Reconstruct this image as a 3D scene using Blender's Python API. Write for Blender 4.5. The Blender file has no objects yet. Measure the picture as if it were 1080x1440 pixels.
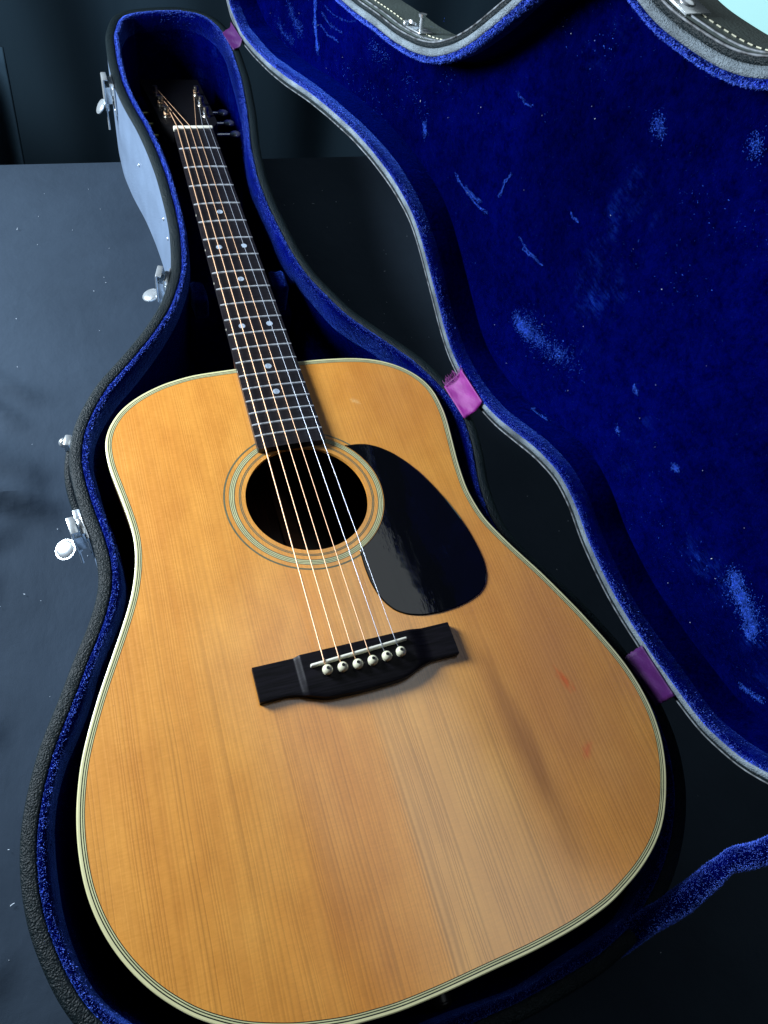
import bpy, bmesh, math, random
import numpy as np
from mathutils import Vector, Matrix
from mathutils.geometry import tessellate_polygon
random.seed(7); np.random.seed(7)
MM = 0.001
S = bpy.context.scene
COL = S.collection

# ------------------------------------------------------------------ camera
RW = np.array([[0.9363605845891342, -0.2962708203280831, 0.18828822759250968],
               [-0.16822426475258305, -0.8494839349767465, -0.500077634994791],
               [0.30810623563306294, 0.43657833802873475, -0.8452632148186043]])
cam_d = bpy.data.cameras.new('camera'); cam = bpy.data.objects.new('camera', cam_d); COL.objects.link(cam)
cm = Matrix(((RW[0, 0], -RW[1, 0], -RW[2, 0], -133.892 * MM), (RW[0, 1], -RW[1, 1], -RW[2, 1], -448.319 * MM),
             (RW[0, 2], -RW[1, 2], -RW[2, 2], 659.620 * MM), (0, 0, 0, 1)))
cam.matrix_world = cm
cam_d.sensor_fit = 'VERTICAL'; cam_d.sensor_height = 36; cam_d.sensor_width = 27; cam_d.lens = 36 * 1057.5 / 1440
cam_d.clip_start = 0.01; cam_d.clip_end = 50
S.camera = cam

# ------------------------------------------------------------------ world, lights, exposure
w = bpy.data.worlds.new('World'); S.world = w; w.use_nodes = True
bg = w.node_tree.nodes['Background']; bg.inputs[0].default_value = (0.55, 0.72, 1.0, 1); bg.inputs[1].default_value = 0.003
S.view_settings.view_transform = 'Standard'; S.view_settings.look = 'None'; S.view_settings.exposure = 0; S.view_settings.gamma = 1

def area(name, loc, target, sx, sy, power, color, spread=180):
    d = bpy.data.lights.new(name, 'AREA'); d.shape = 'RECTANGLE'; d.size = sx; d.size_y = sy; d.energy = power; d.color = color
    d.spread = math.radians(spread)
    o = bpy.data.objects.new(name, d); COL.objects.link(o); o.location = loc
    o.rotation_euler = (Vector(target) - Vector(loc)).to_track_quat('-Z', 'Y').to_euler()
    return o
area('window_light_left', (-0.76, 0.37, 0.54), (0.0, -0.05, 0.1), 0.36, 0.38, 33, (0.82, 0.91, 1.0))
area('window_light_right', (0.86, 0.08, 1.82), (0.0, -0.2, 0.1), 1.7, 1.4, 7.0, (0.86, 0.95, 1.0))

# ------------------------------------------------------------------ object helpers
def link(name, me, parent=None, mat=None, kind=None):
    o = bpy.data.objects.new(name, me); COL.objects.link(o)
    if parent is not None: o.parent = parent
    if mat is not None:
        for m in (mat if isinstance(mat, (list, tuple)) else [mat]): me.materials.append(m)
    if kind: o['kind'] = kind
    return o
def tag(o, label, cat=None, group=None):
    o['label'] = label
    if cat: o['category'] = cat
    if group: o['group'] = group
    return o
def mesh(name, V, F, parent=None, mat=None, smooth=False, kind=None, scale=MM, mi=None):
    me = bpy.data.meshes.new(name)
    V = np.asarray(V, float) * scale
    me.from_pydata([tuple(v) for v in V], [], [tuple(int(i) for i in f) for f in F])
    if mi is not None: me.polygons.foreach_set('material_index', mi)
    me.update()
    bm = bmesh.new(); bm.from_mesh(me); bmesh.ops.recalc_face_normals(bm, faces=bm.faces); bm.to_mesh(me); bm.free()
    if smooth: me.polygons.foreach_set('use_smooth', [True] * len(me.polygons))
    return link(name, me, parent, mat, kind)
def bm_obj(name, bm, parent=None, mat=None, smooth=False, kind=None, scale=MM):
    bmesh.ops.scale(bm, vec=(scale,) * 3, verts=bm.verts)
    me = bpy.data.meshes.new(name); bm.to_mesh(me); bm.free()
    if smooth: me.polygons.foreach_set('use_smooth', [True] * len(me.polygons))
    return link(name, me, parent, mat, kind)
def autosmooth(o, ang=40):
    me = o.data
    me.polygons.foreach_set('use_smooth', [True] * len(me.polygons))
    me.set_sharp_from_angle(angle=math.radians(ang))
    return o
def box(bm, c, s, M=None, bevel=0, seg=2):
    r = bmesh.ops.create_cube(bm, size=1.0)
    vs = r['verts']
    bmesh.ops.scale(bm, vec=s, verts=vs); bmesh.ops.translate(bm, vec=c, verts=vs)
    if bevel:
        es = list({e for v in vs for e in v.link_edges})
        r = bmesh.ops.bevel(bm, geom=es, offset=bevel, segments=seg, affect='EDGES', profile=0.5)
        vs = list({v for f in r['faces'] for v in f.verts} | {v for v in vs if v.is_valid})
    if M is not None: bmesh.ops.transform(bm, matrix=M, verts=vs)
    return vs
def cyl(bm, c, r1, r2, h, M=None, n=24):
    r = bmesh.ops.create_cone(bm, cap_ends=True, cap_tris=False, segments=n, radius1=r1, radius2=r2, depth=h)
    vs = r['verts']
    if M is not None: bmesh.ops.transform(bm, matrix=M, verts=vs)
    bmesh.ops.translate(bm, vec=c, verts=vs)
    return vs
def sphere(bm, c, r, s=(1, 1, 1), n=16):
    rr = bmesh.ops.create_uvsphere(bm, u_segments=n, v_segments=n // 2 + 2, radius=r)
    vs = rr['verts']; bmesh.ops.scale(bm, vec=s, verts=vs); bmesh.ops.translate(bm, vec=c, verts=vs)
    return vs
def tube(P, r, n=8, closed=False):
    P = np.asarray(P, float); N = len(P); V = []; F = []
    for i in range(N):
        a = P[(i - 1) % N] if (closed or i > 0) else P[i]; b = P[(i + 1) % N] if (closed or i < N - 1) else P[i]
        t = b - a; t /= np.linalg.norm(t) + 1e-12
        up = np.array([0, 0, 1.]) if abs(t[2]) < .9 else np.array([1., 0, 0])
        s = np.cross(t, up); s /= np.linalg.norm(s); q = np.cross(s, t)
        ri = r[i] if hasattr(r, '__len__') else r
        for k in range(n):
            an = 2 * math.pi * k / n
            V.append(P[i] + ri * (math.cos(an) * s + math.sin(an) * q))
    for i in range(N if closed else N - 1):
        for k in range(n):
            j = (i + 1) % N
            F.append((i * n + k, i * n + (k + 1) % n, j * n + (k + 1) % n, j * n + k))
    if not closed: F += [tuple(range(n))[::-1], tuple((N - 1) * n + k for k in range(n))]
    return V, F

# ------------------------------------------------------------------ curve helpers
def resample(P, N, closed=True, sm=0.0):
    P = np.asarray(P, float)
    if closed: P = np.vstack([P, P[:1]])
    s = np.r_[0, np.cumsum(np.linalg.norm(np.diff(P, axis=0), axis=1))]
    D = 4 * N
    t = np.linspace(0, s[-1], D + (0 if closed else 1), endpoint=not closed)
    Q = np.c_[np.interp(t, s, P[:, 0]), np.interp(t, s, P[:, 1])]
    if sm > 0:
        step = s[-1] / D; k = int(3 * sm / step) + 1
        g = np.exp(-0.5 * (np.arange(-k, k + 1) * step / sm) ** 2); g /= g.sum()
        if closed: Qp = np.vstack([Q[-k:], Q, Q[:k]])
        else: Qp = np.vstack([2 * Q[0] - Q[k:0:-1], Q, 2 * Q[-1] - Q[-2:-k - 2:-1]])
        Q = np.c_[np.convolve(Qp[:, 0], g, 'valid'), np.convolve(Qp[:, 1], g, 'valid')]
    # equal re-spacing
    R = np.vstack([Q, Q[:1]]) if closed else Q
    s = np.r_[0, np.cumsum(np.linalg.norm(np.diff(R, axis=0), axis=1))]
    t = np.linspace(0, s[-1], N, endpoint=not closed)
    return np.c_[np.interp(t, s, R[:, 0]), np.interp(t, s, R[:, 1])]
def area2(P): return 0.5 * np.sum(P[:, 0] * np.roll(P[:, 1], -1) - np.roll(P[:, 0], -1) * P[:, 1])
def inward(P):
    T = np.roll(P, -1, 0) - np.roll(P, 1, 0); T /= np.linalg.norm(T, axis=1)[:, None]
    n = np.c_[-T[:, 1], T[:, 0]]
    return n if area2(P) > 0 else -n
def sweep(P, prof, mp, wob=None):
    """closed outline P swept by profile [(d inward, h)], mapped to 3-D by mp(P2, h)"""
    n = inward(P); N = len(P); V = []; m = len(prof)
    for j, (d, h) in enumerate(prof):
        dd = d if wob is None else d + wob[j][:, None]
        V.append(mp(P + n * dd, h))
    V = np.stack(V, 1).reshape(-1, 3)
    i = np.arange(N); F = []
    for j in range(m - 1):
        a = i * m + j; b = ((i + 1) % N) * m + j
        F += list(zip(a, a + 1, b + 1, b))
    return V, F

# ------------------------------------------------------------------ material helpers
def srgb(r, g, b):
    f = lambda c: (c / 255 / 12.92) if c / 255 <= .04045 else ((c / 255 + .055) / 1.055) ** 2.4
    return (f(r), f(g), f(b), 1)
class NT:
    def __init__(s, name):
        s.m = bpy.data.materials.new(name); s.m.use_nodes = True; s.t = s.m.node_tree
        s.b = s.t.nodes['Principled BSDF']; s.tc = None
    def n(s, typ, **kw):
        x = s.t.nodes.new(typ)
        for k, v in kw.items(): setattr(x, k, v)
        return x
    def l(s, a, b): s.t.links.new(a, b)
    def obj(s):
        if not s.tc: s.tc = s.n('ShaderNodeTexCoord')
        return s.tc.outputs['Object']
    def mapping(s, scale=(1, 1, 1), loc=(0, 0, 0), rot=(0, 0, 0), src=None):
        x = s.n('ShaderNodeMapping'); x.inputs['Scale'].default_value = scale; x.inputs['Location'].default_value = loc
        x.inputs['Rotation'].default_value = rot
        s.l(src or s.obj(), x.inputs['Vector']); return x.outputs[0]
    def noise(s, vec, scale, detail=2, rough=.5, dist=0):
        x = s.n('ShaderNodeTexNoise'); x.inputs['Scale'].default_value = scale; x.inputs['Detail'].default_value = detail
        x.inputs['Roughness'].default_value = rough; x.inputs['Distortion'].default_value = dist
        s.l(vec, x.inputs['Vector']); return x.outputs['Fac']
    def ramp(s, fac, stops):
        x = s.n('ShaderNodeValToRGB'); cr = x.color_ramp
        while len(cr.elements) < len(stops): cr.elements.new(.5)
        for e, (p, c) in zip(cr.elements, stops):
            e.position = p; e.color = c if hasattr(c, '__len__') else (c, c, c, 1)
        s.l(fac, x.inputs[0]); return x.outputs[0]
    def mix(s, fac, a, b, mode='MIX'):
        x = s.n('ShaderNodeMix', data_type='RGBA', blend_type=mode)
        for k, v in ((0, fac), (6, a), (7, b)):
            if isinstance(v, bpy.types.NodeSocket): s.l(v, x.inputs[k])
            elif k == 0: x.inputs[0].default_value = v
            else: x.inputs[k].default_value = v if hasattr(v, '__len__') else (v, v, v, 1)
        return x.outputs[2]
    def math(s, op, a, b=0.0, clamp=False):
        x = s.n('ShaderNodeMath', operation=op); x.use_clamp = clamp
        for k, v in ((0, a), (1, b)):
            if isinstance(v, bpy.types.NodeSocket): s.l(v, x.inputs[k])
            else: x.inputs[k].default_value = v
        return x.outputs[0]
    def bump(s, h, strength, dist, nrm=None):
        x = s.n('ShaderNodeBump'); x.inputs['Strength'].default_value = strength; x.inputs['Distance'].default_value = dist
        s.l(h, x.inputs['Height'])
        if nrm: s.l(nrm, x.inputs['Normal'])
        return x.outputs[0]
    def set(s, **kw):
        for k, v in kw.items():
            i = s.b.inputs[k.replace('_', ' ')]
            if isinstance(v, bpy.types.NodeSocket): s.l(v, i)
            else: i.default_value = v
        return s
def simple(name, col, rough=.5, metal=0, noise=0.15, nscale=300, bump=0.0, bscale=800, coat=0, spec=.5):
    t = NT(name); o = t.obj()
    f = t.noise(o, nscale, 3)
    c = t.mix(1.0, col, t.ramp(f, [(.3, 1 - noise), (.7, 1 + noise)]), 'MULTIPLY')
    t.set(Base_Color=c, Roughness=rough, Metallic=metal, Coat_Weight=coat, Coat_Roughness=.12); t.b.inputs['Specular IOR Level'].default_value = spec
    if bump: t.set(Normal=t.bump(t.noise(o, bscale, 3), bump, .0004))
    return t.m

# spruce top -------------------------------------------------------
t = NT('aged_spruce'); o = t.obj()
warp = t.noise(t.mapping((6, 2.0, 1)), 1.6, 3)
sep = t.n('ShaderNodeSeparateXYZ'); t.l(o, sep.inputs[0])
xw = t.math('ADD', sep.outputs[0], t.math('MULTIPLY', t.math('SUBTRACT', warp, .5), .010))
cmb = t.n('ShaderNodeCombineXYZ'); t.l(xw, cmb.inputs[0]); t.l(t.math('MULTIPLY', sep.outputs[1], .006), cmb.inputs[1])
wav_ = t.n('ShaderNodeTexWave', wave_type='BANDS', bands_direction='X', wave_profile='SIN'); wav_.inputs['Scale'].default_value = 105
wav_.inputs['Distortion'].default_value = 0; wav_.inputs['Detail'].default_value = 0
cb2 = t.n('ShaderNodeCombineXYZ'); t.l(t.math('ADD', xw, t.math('MULTIPLY', t.noise(cmb.outputs[0], 60, 3, .6), .022)), cb2.inputs[0]); t.l(cb2.outputs[0], wav_.inputs[0])
g1 = wav_.outputs['Fac']
g2 = t.noise(cmb.outputs[0], 1100, 2, .6)
g3 = t.noise(cmb.outputs[0], 26, 3, .6)
silk = t.noise(t.mapping((130, 800, 1)), 1.0, 3, .6)
mott = t.noise(t.mapping((60, 26, 1)), 1.0, 4, .6)
blot = t.noise(t.mapping((7, 3.2, 1)), 1.0, 4, .55)
gstr = t.math('MULTIPLY', t.ramp(t.noise(cmb.outputs[0], 70, 2, .6), [(.35, .12), (.65, 1.0)]), t.ramp(t.math('ADD', sep.outputs[1], t.math('ADD', t.math('MULTIPLY', mott, .12), .5)), [(.15, 1.0), (.42, .25)]))
grain = t.mix(gstr, 1.0, t.ramp(g1, [(.0, .66), (.22, .90), (.5, 1.02)]))
fine = t.ramp(g2, [(.3, .93), (.6, 1.02)])
band = t.ramp(g3, [(.3, srgb(238, 226, 208)), (.5, (1, 1, 1, 1)), (.72, (1.03, 1.03, 1.04, 1))])
base = t.ramp(blot, [(.30, (.62, .235, .030, 1)), (.50, (.71, .305, .047, 1)), (.72, (.75, .360, .072, 1))])
c = t.mix(.85, base, grain, 'MULTIPLY'); c = t.mix(.8, c, fine, 'MULTIPLY'); c = t.mix(.85, c, band, 'MULTIPLY')
c = t.mix(.45, c, t.ramp(silk, [(.3, .86), (.7, 1.1)]), 'MULTIPLY')
c = t.mix(.55, c, t.ramp(mott, [(.3, srgb(232, 222, 205)), (.7, (1.08, 1.08, 1.08, 1))]), 'MULTIPLY')
seam = t.ramp(t.math('ADD', sep.outputs[0], t.math('ADD', t.math('MULTIPLY', t.math('SUBTRACT', warp, .5), .003), .5)), [(.4985, 0.0), (.5015, 1.0)])
low = t.ramp(t.math('ADD', sep.outputs[1], .6), [(.20, 1.0), (.38, .0)])
rgt = t.ramp(sep.outputs[0], [(.07, 1.0), (.13, .15)])
c = t.mix(t.math('MULTIPLY', t.math('MULTIPLY', seam, low), t.math('MULTIPLY', rgt, .30)), c, t.mix(1, (.62, .40, .17, 1), grain, 'MULTIPLY'))
# aged brown streak right of the bridge, shade painted on the right bouts, two red scuffs
def blob(cx, cy, rx, ry, rot=0, soft=.5, warpamt=.35):
    m = t.mapping((1 / rx, 1 / ry, 1), rot=(0, 0, 0), src=None)
    v = t.n('ShaderNodeVectorMath', operation='SUBTRACT'); t.l(o, v.inputs[0]); v.inputs[1].default_value = (cx, cy, 0)
    r = t.n('ShaderNodeVectorRotate', rotation_type='Z_AXIS'); r.inputs['Angle'].default_value = rot; t.l(v.outputs[0], r.inputs['Vector'])
    mm = t.n('ShaderNodeVectorMath', operation='MULTIPLY'); t.l(r.outputs[0], mm.inputs[0]); mm.inputs[1].default_value = (1 / rx, 1 / ry, 0)
    ln = t.n('ShaderNodeVectorMath', operation='LENGTH'); t.l(mm.outputs[0], ln.inputs[0])
    nz = t.noise(t.mapping((1 / rx, 1 / ry, 1)), 1.6, 3)
    d = t.math('ADD', ln.outputs['Value'], t.math('MULTIPLY', t.math('SUBTRACT', nz, .5), warpamt * 2))
    return t.ramp(d, [(1 - soft, 1.0), (1.0, 0.0)])
c = t.mix(t.math('MULTIPLY', blob(.100, -.385, .013, .095, math.radians(-5), .8, .5), .8), c, (.28, .105, .016, 1))
c = t.mix(t.math('MULTIPLY', blob(.150, -.330, .085, .190, 0, .9, .5), .62), c, (.44, .185, .075, 1))  # lid's shadow on the right side painted as rosy brown
c = t.mix(t.math('MULTIPLY', blob(.105, -.055, .075, .085, 0, .9, .5), .4), c, (.52, .19, .045, 1))  # light falloff over the upper right bout painted darker
c = t.mix(t.math('MULTIPLY', blob(.1505, -.348, .0045, .012, math.radians(-18), .9, .9), .7), c, (.62, .105, .02, 1))
c = t.mix(t.math('MULTIPLY', blob(.144, -.401, .0045, .008, math.radians(35), .9, .9), .6), c, (.62, .12, .04, 1))
c = t.mix(t.math('MULTIPLY', blob(.070, -.055, .006, .003, .6, .7, .8), .5), c, (.8, .5, .2, 1))
dots = t.noise(o, 420, 1, .4)
c = t.mix(t.ramp(dots, [(.80, 0.0), (.83, .5)]), c, (.20, .09, .02, 1))
hb = t.math('ADD', t.math('MULTIPLY', g1, .6), t.math('MULTIPLY', silk, .4))
wav = t.noise(t.mapping((9, 4, 1)), 1.0, 2)
nrm = t.bump(wav, .35, .004); nrm2 = t.bump(hb, .25, .0003, nrm)
t.set(Base_Color=c, Roughness=t.ramp(silk, [(.3, .40), (.7, .50)]), Normal=nrm2, Coat_Weight=1.0, Coat_Roughness=.22, Coat_IOR=1.9); t.b.inputs['Specular IOR Level'].default_value = .45
t.l(nrm, t.b.inputs['Coat Normal'])
M_SPRUCE = t.m

def velvet(name, k=1.0, sh=.16, tint=(.03, .12, 1.0, 1)):
    t = NT(name); o = t.obj()
    pile = t.noise(o, 1500, 2, .7)
    clump = t.noise(o, 260, 4, .65)
    rub = t.noise(t.mapping((1, 1, 1), rot=(.5, .4, .8)), 9, 5, .6, .4)
    fib = t.noise(t.mapping((1, .22, 1), rot=(0, .4, .5)), 420, 3, .7)
    mid_ = t.noise(o, 60, 4, .65)
    worn = t.math('MULTIPLY', t.ramp(rub, [(.60, 0.0), (.72, 1.0)]), t.math('MULTIPLY', t.ramp(fib, [(.42, .0), (.66, 1.0)]), t.ramp(mid_, [(.42, .15), (.62, 1.0)])), True)
    c = t.mix(t.ramp(clump, [(.35, 0.0), (.75, 1.0)]), (.0, .00005 * k, .017 * k, 1), (.0001 * k, .0006 * k, .056 * k, 1))
    c = t.mix(t.ramp(mid_, [(.4, 0.0), (.75, .6)]), c, (.0004 * k, .0016 * k, .075 * k, 1))
    c = t.mix(t.math('MULTIPLY', worn, .35), c, (.012, .055, .48, 1))
    big = t.noise(t.mapping((1, 1, 1), rot=(.3, .2, .1)), 4.5, 4, .6)
    c = t.mix(1, c, t.ramp(big, [(.34, .45), (.66, 1.35)]), 'MULTIPLY')
    t.set(Base_Color=c, Roughness=.95, Sheen_Weight=t.math('ADD', t.math('MULTIPLY', worn, .9), sh), Sheen_Roughness=.32, Sheen_Tint=tint)
    t.b.inputs['Specular IOR Level'].default_value = 0.0
    h = t.math('ADD', t.math('MULTIPLY', pile, .5), clump)
    t.set(Normal=t.bump(h, .9, .0016))
    return t.m
M_VELVET = velvet('blue_velvet', 1.0, .14, (.0, .05, 1.0, 1))
M_VELVET_LIT = velvet('lit_rubbed_velvet', 1.35, 1.0, (.07, .19, 1.0, 1))  # brighter copy: light on rims, pads and strap put in, plus rubbed nap
M_PILE = simple('velvet_pile', (.11, .22, 1.0, 1), .8, noise=.5, nscale=400, spec=.1)  # edge highlights put into a pile colour brighter than the velvet
M_SCUFF = simple('scuffed_pile_blue', (.035, .11, .62, 1), .9, noise=.5, nscale=400, spec=0)
M_PILE.node_tree.nodes['Principled BSDF'].inputs['Sheen Weight'].default_value = .6
M_PILE.node_tree.nodes['Principled BSDF'].inputs['Sheen Tint'].default_value = (.15, .3, 1, 1)

def vinyl(name, col, bump=.8, rough=.42, sc=420, spec=.5, wear=.88):
    t = NT(name); o = t.obj()
    v = t.n('ShaderNodeTexVoronoi', feature='SMOOTH_F1'); v.inputs['Scale'].default_value = sc
    wp = t.n('ShaderNodeMix', data_type='RGBA'); wp.inputs[0].default_value = .004
    t.l(o, wp.inputs[6]); nn = t.n('ShaderNodeTexNoise'); nn.inputs['Scale'].default_value = 160; t.l(o, nn.inputs['Vector']); t.l(nn.outputs['Color'], wp.inputs[7])
    t.l(wp.outputs[2], v.inputs['Vector'])
    h = t.math('ADD', v.outputs['Distance'], t.math('MULTIPLY', t.noise(o, 900, 3, .7), .6))
    f = t.noise(o, 30, 4)
    t.set(Base_Color=t.mix(1, col, t.ramp(f, [(.3, wear), (.7, 2 - wear)]), 'MULTIPLY'), Roughness=rough, Normal=t.bump(h, bump, .0010)); t.b.inputs['Specular IOR Level'].default_value = spec
    return t.m
M_VINYL = vinyl('black_leathergrain_vinyl', (.005, .011, .014, 1), .9, .48, 950, .2)
M_VINYL_SIDE = vinyl('lit_vinyl_side', (.12, .17, .25, 1), .5, .42, 700)  # side paler than the black rim: window glare put into the colour
M_VINYL_LID = vinyl('grey_vinyl_lid_side', (.075, .100, .095, 1), .3, .5, 600)
M_TRIM = vinyl('grey_flocked_trim', (.15, .19, .22, 1), .9, .8, 1200, .3, .45)
M_WELT = simple('welt_piping', (.10, .115, .13, 1), .6, noise=.9, nscale=160)
M_CREAM = simple('aged_ivoroid', (.62, .60, .34, 1), .28, noise=.08, nscale=60, coat=.3)
M_BLACKLINE = simple('black_purfling', (.010, .014, .010, 1), .35)
M_CREAMLINE = simple('cream_purfling', (.55, .55, .30, 1), .3, noise=.1, nscale=80)
M_GREYRING = simple('rosette_grey_line', (.12, .125, .075, 1), .35, noise=.15, nscale=200)
M_GUARD = None
t = NT('black_pickguard'); o = t.obj()
wv = t.noise(t.mapping((1, 1, 1)), 30, 3, .5); rip = t.noise(t.mapping((1, .3, 1), rot=(0, 0, .3)), 240, 3, .6)
scr = t.noise(t.mapping((1, .12, 1), rot=(0, 0, .9)), 160, 3, .6)
msk = t.ramp(t.noise(o, 26, 2), [(.44, 0.0), (.56, 1.0)])
nr = t.bump(wv, .2, .0012); nr = t.bump(t.math('MULTIPLY', rip, msk), .14, .0006, nr)
t.set(Base_Color=(.002, .0025, .004, 1), Roughness=t.ramp(scr, [(.5, .04), (.75, .13)]), Normal=nr, Coat_Weight=.3, Coat_Roughness=.03)
M_GUARD = t.m
t = NT('ebony'); o = t.obj()
gr = t.noise(t.mapping((60, 900, 60)), 1, 3)
t.set(Base_Color=t.ramp(gr, [(.35, (.004, .004, .006, 1)), (.75, (.016, .014, .018, 1))]), Roughness=.38, Normal=t.bump(gr, .15, .0003))
M_EBONY = t.m
M_HEAD = simple('black_head_veneer', (.002, .002, .003, 1), .6, spec=.15)
t = NT('ebony_bridge'); o = t.obj()
gr = t.noise(t.mapping((40, 900, 100)), 1, 3)
t.set(Base_Color=t.ramp(gr, [(.35, (.002, .002, .003, 1)), (.75, (.008, .007, .011, 1))]), Roughness=.45, Normal=t.bump(gr, .15, .0003))
t.b.inputs['Specular IOR Level'].default_value = .14
M_EBONY_B = t.m
t = NT('rosewood'); o = t.obj()
gr = t.noise(t.mapping((500, 20, 500)), 1, 3)
t.set(Base_Color=t.ramp(gr, [(.35, (.018, .006, .004, 1)), (.75, (.06, .02, .01, 1))]), Roughness=.3)
M_ROSEWOOD = t.m
M_MAHOGANY = simple('mahogany_neck', (.05, .018, .008, 1), .35, noise=.3, nscale=40)
M_INSIDE = simple('inside_wood', (.10, .05, .025, 1), .8, noise=.3, nscale=60)
M_BONE = simple('bone_white', (.72, .72, .62, 1), .3, noise=.06, nscale=120, coat=.2)
M_PIN = simple('pin_ivory', (.66, .65, .48, 1), .25, noise=.08, nscale=120, coat=.4)
M_PINDOT = simple('pin_dot', (.004, .005, .006, 1), .2)
M_PEARL = simple('pearl_inlay', (.34, .42, .52, 1), .25, noise=.2, nscale=500)
M_FRET = simple('nickel_fret', (.46, .50, .54, 1), .4, .35, noise=.1)
M_CHROME = simple('worn_chrome', (.62, .68, .72, 1), .25, .75, noise=.2, nscale=120, bump=.15, bscale=300)
M_GOLDEN = simple('aged_tuner_button', (.42, .44, .20, 1), .3, .7, noise=.2)
M_BRASS = simple('nickel_dark', (.30, .28, .24, 1), .3, 1)
def strmat(name, col, rough, wound):
    t = NT(name); o = t.obj()
    if wound:
        wv = t.n('ShaderNodeTexWave', wave_type='BANDS', bands_direction='Y'); wv.inputs['Scale'].default_value = 900; t.l(o, wv.inputs[0])
        t.set(Normal=t.bump(wv.outputs['Fac'], .3, .0001))
    t.set(Base_Color=col, Metallic=.6, Roughness=rough); return t.m
M_BRONZE = strmat('bronze_wound', (.80, .50, .30, 1), .42, True)
M_STEEL = strmat('plain_steel', (.55, .60, .68, 1), .3, False)
def ribbon(name, a, b):
    t = NT(name); o = t.obj(); f = t.noise(t.mapping((1, 1, 1)), 90, 4); g = t.noise(o, 1500, 2)
    t.set(Base_Color=t.mix(f, a, b), Roughness=.55, Normal=t.bump(t.math('ADD', g, f), .5, .0008), Sheen_Weight=.12, Sheen_Tint=(1, .3, .9, 1))
    return t.m
M_RIBBON = ribbon('purple_ribbon', (.030, .001, .060, 1), (.060, .003, .095, 1))
M_RIBBON_P = ribbon('pink_frayed_ribbon', (.13, .002, .12, 1), (.27, .009, .25, 1))
t = NT('black_tablecloth'); o = t.obj()
f = t.noise(o, 3.2, 5, .6); g = t.noise(o, 1800, 2); sp = t.noise(o, 260, 2, .5)
wr = t.noise(t.mapping((1, .7, 1), rot=(0, 0, .5)), 11, 5, .55, .2)
c = t.ramp(f, [(.3, (.014, .023, .036, 1)), (.7, (.026, .041, .062, 1))])
t.set(Base_Color=c, Roughness=.85, Sheen_Weight=.03, Sheen_Roughness=.5, Sheen_Tint=(.5, .75, 1, 1), Normal=t.bump(g, .35, .0006, t.bump(wr, .35, .012)))
t.b.inputs['Specular IOR Level'].default_value = .12
M_CLOTH = t.m
t = NT('dark_curtain'); o = t.obj(); f = t.noise(t.mapping((1, 1, .2)), 6, 4)
t.set(Base_Color=t.ramp(f, [(.3, (.010, .022, .034, 1)), (.7, (.018, .036, .052, 1))]), Roughness=.9, Normal=t.bump(t.noise(o, 900, 2), .3, .001))
t.b.inputs['Specular IOR Level'].default_value = .1
M_CURTAIN = t.m
M_CURTAIN2 = simple('slate_cloth', (.035, .055, .085, 1), .95, noise=.2, nscale=6)
M_FLOOR = simple('dark_floor', (.015, .018, .024, 1), .7, noise=.3, nscale=8)
M_LINT = simple('pale_lint', (.45, .52, .60, 1), .8)
M_STITCH = simple('cream_thread', (.55, .55, .42, 1), .7)
M_STRAPV = M_VELVET
t = NT('daylit_pane'); t.set(Base_Color=(.5, .8, .82, 1)); t.b.inputs['Emission Color'].default_value = (.36, .72, .76, 1); t.b.inputs['Emission Strength'].default_value = 1.0
M_PANE = t.m
M_WHITEFRAME = simple('pale_window_frame', (.55, .62, .64, 1), .5)

# ================================================================== outlines (mm)
A_ = [(-61.3, 569.5), (-73.6, 529.4), (-76.6, 483.6), (-76.6, 433.4), (-71.4, 391.9), (-62.7, 349.3), (-57.8, 310.7), (-54.7, 269.6), (-54.2, 219.5), (-55.2, 187.7), (-59.8, 150.3), (-64.0, 127.1), (-79.7, 88.3), (-99.8, 57.6), (-123.0, 29.2), (-148.2, 1.2), (-163.6, -24.9), (-172.3, -43.9), (-178.3, -69.0), (-179.0, -81.4), (-177.2, -106.8), (-173.5, -131.1), (-169.5, -152.8), (-167.8, -173.8), (-169.0, -187.0), (-172.4, -199.1), (-181.4, -220.8), (-192.8, -241.0), (-202.9, -263.0), (-213.4, -282.7), (-222.4, -301.3), (-229.5, -322.3), (-234.4, -339.5), (-237.2, -357.4), (-238.1, -376.4), (-236.2, -401.2), (-230.8, -422.4), (-224.2, -442.1), (-215.0, -460.5)]
B_ = [(79.1, 547.8), (84.2, 507.5), (83.2, 442.1), (76.0, 375.3), (66.0, 313.1), (61.5, 258.4), (62.8, 214.2), (65.8, 185.0), (69.5, 149.2), (77.0, 113.2), (88.5, 86.9), (101.0, 58.5), (118.8, 34.9), (136.3, 12.0), (150.8, -7.5), (164.2, -34.7), (176.0, -65.9), (178.5, -90.3), (173.9, -126.0), (165.0, -161.9), (163.0, -200.4), (172.2, -229.7), (187.4, -256.5), (205.1, -289.9), (218.3, -323.3), (227.2, -355.2), (230.8, -380.0), (230.6, -397.4), (227.9, -418.7), (218.5, -446.0), (206.9, -465.3), (190.9, -484.8), (171.7, -501.7), (138.2, -522.5), (100.2, -533.0), (46.6, -538.9)]
T_ = [(-43.8, 584.8), (-10.9, 593.4), (22.3, 597.4), (54.0, 589.8), (70.3, 571.3)]
BOT = [(0, -540), (-60, -538.5), (-110, -531), (-160, -510), (-193, -486)]
OUT = resample(T_ + B_ + BOT + A_[::-1], 900, True, 9)
def off(P, d): return P + inward(P) * d
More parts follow.
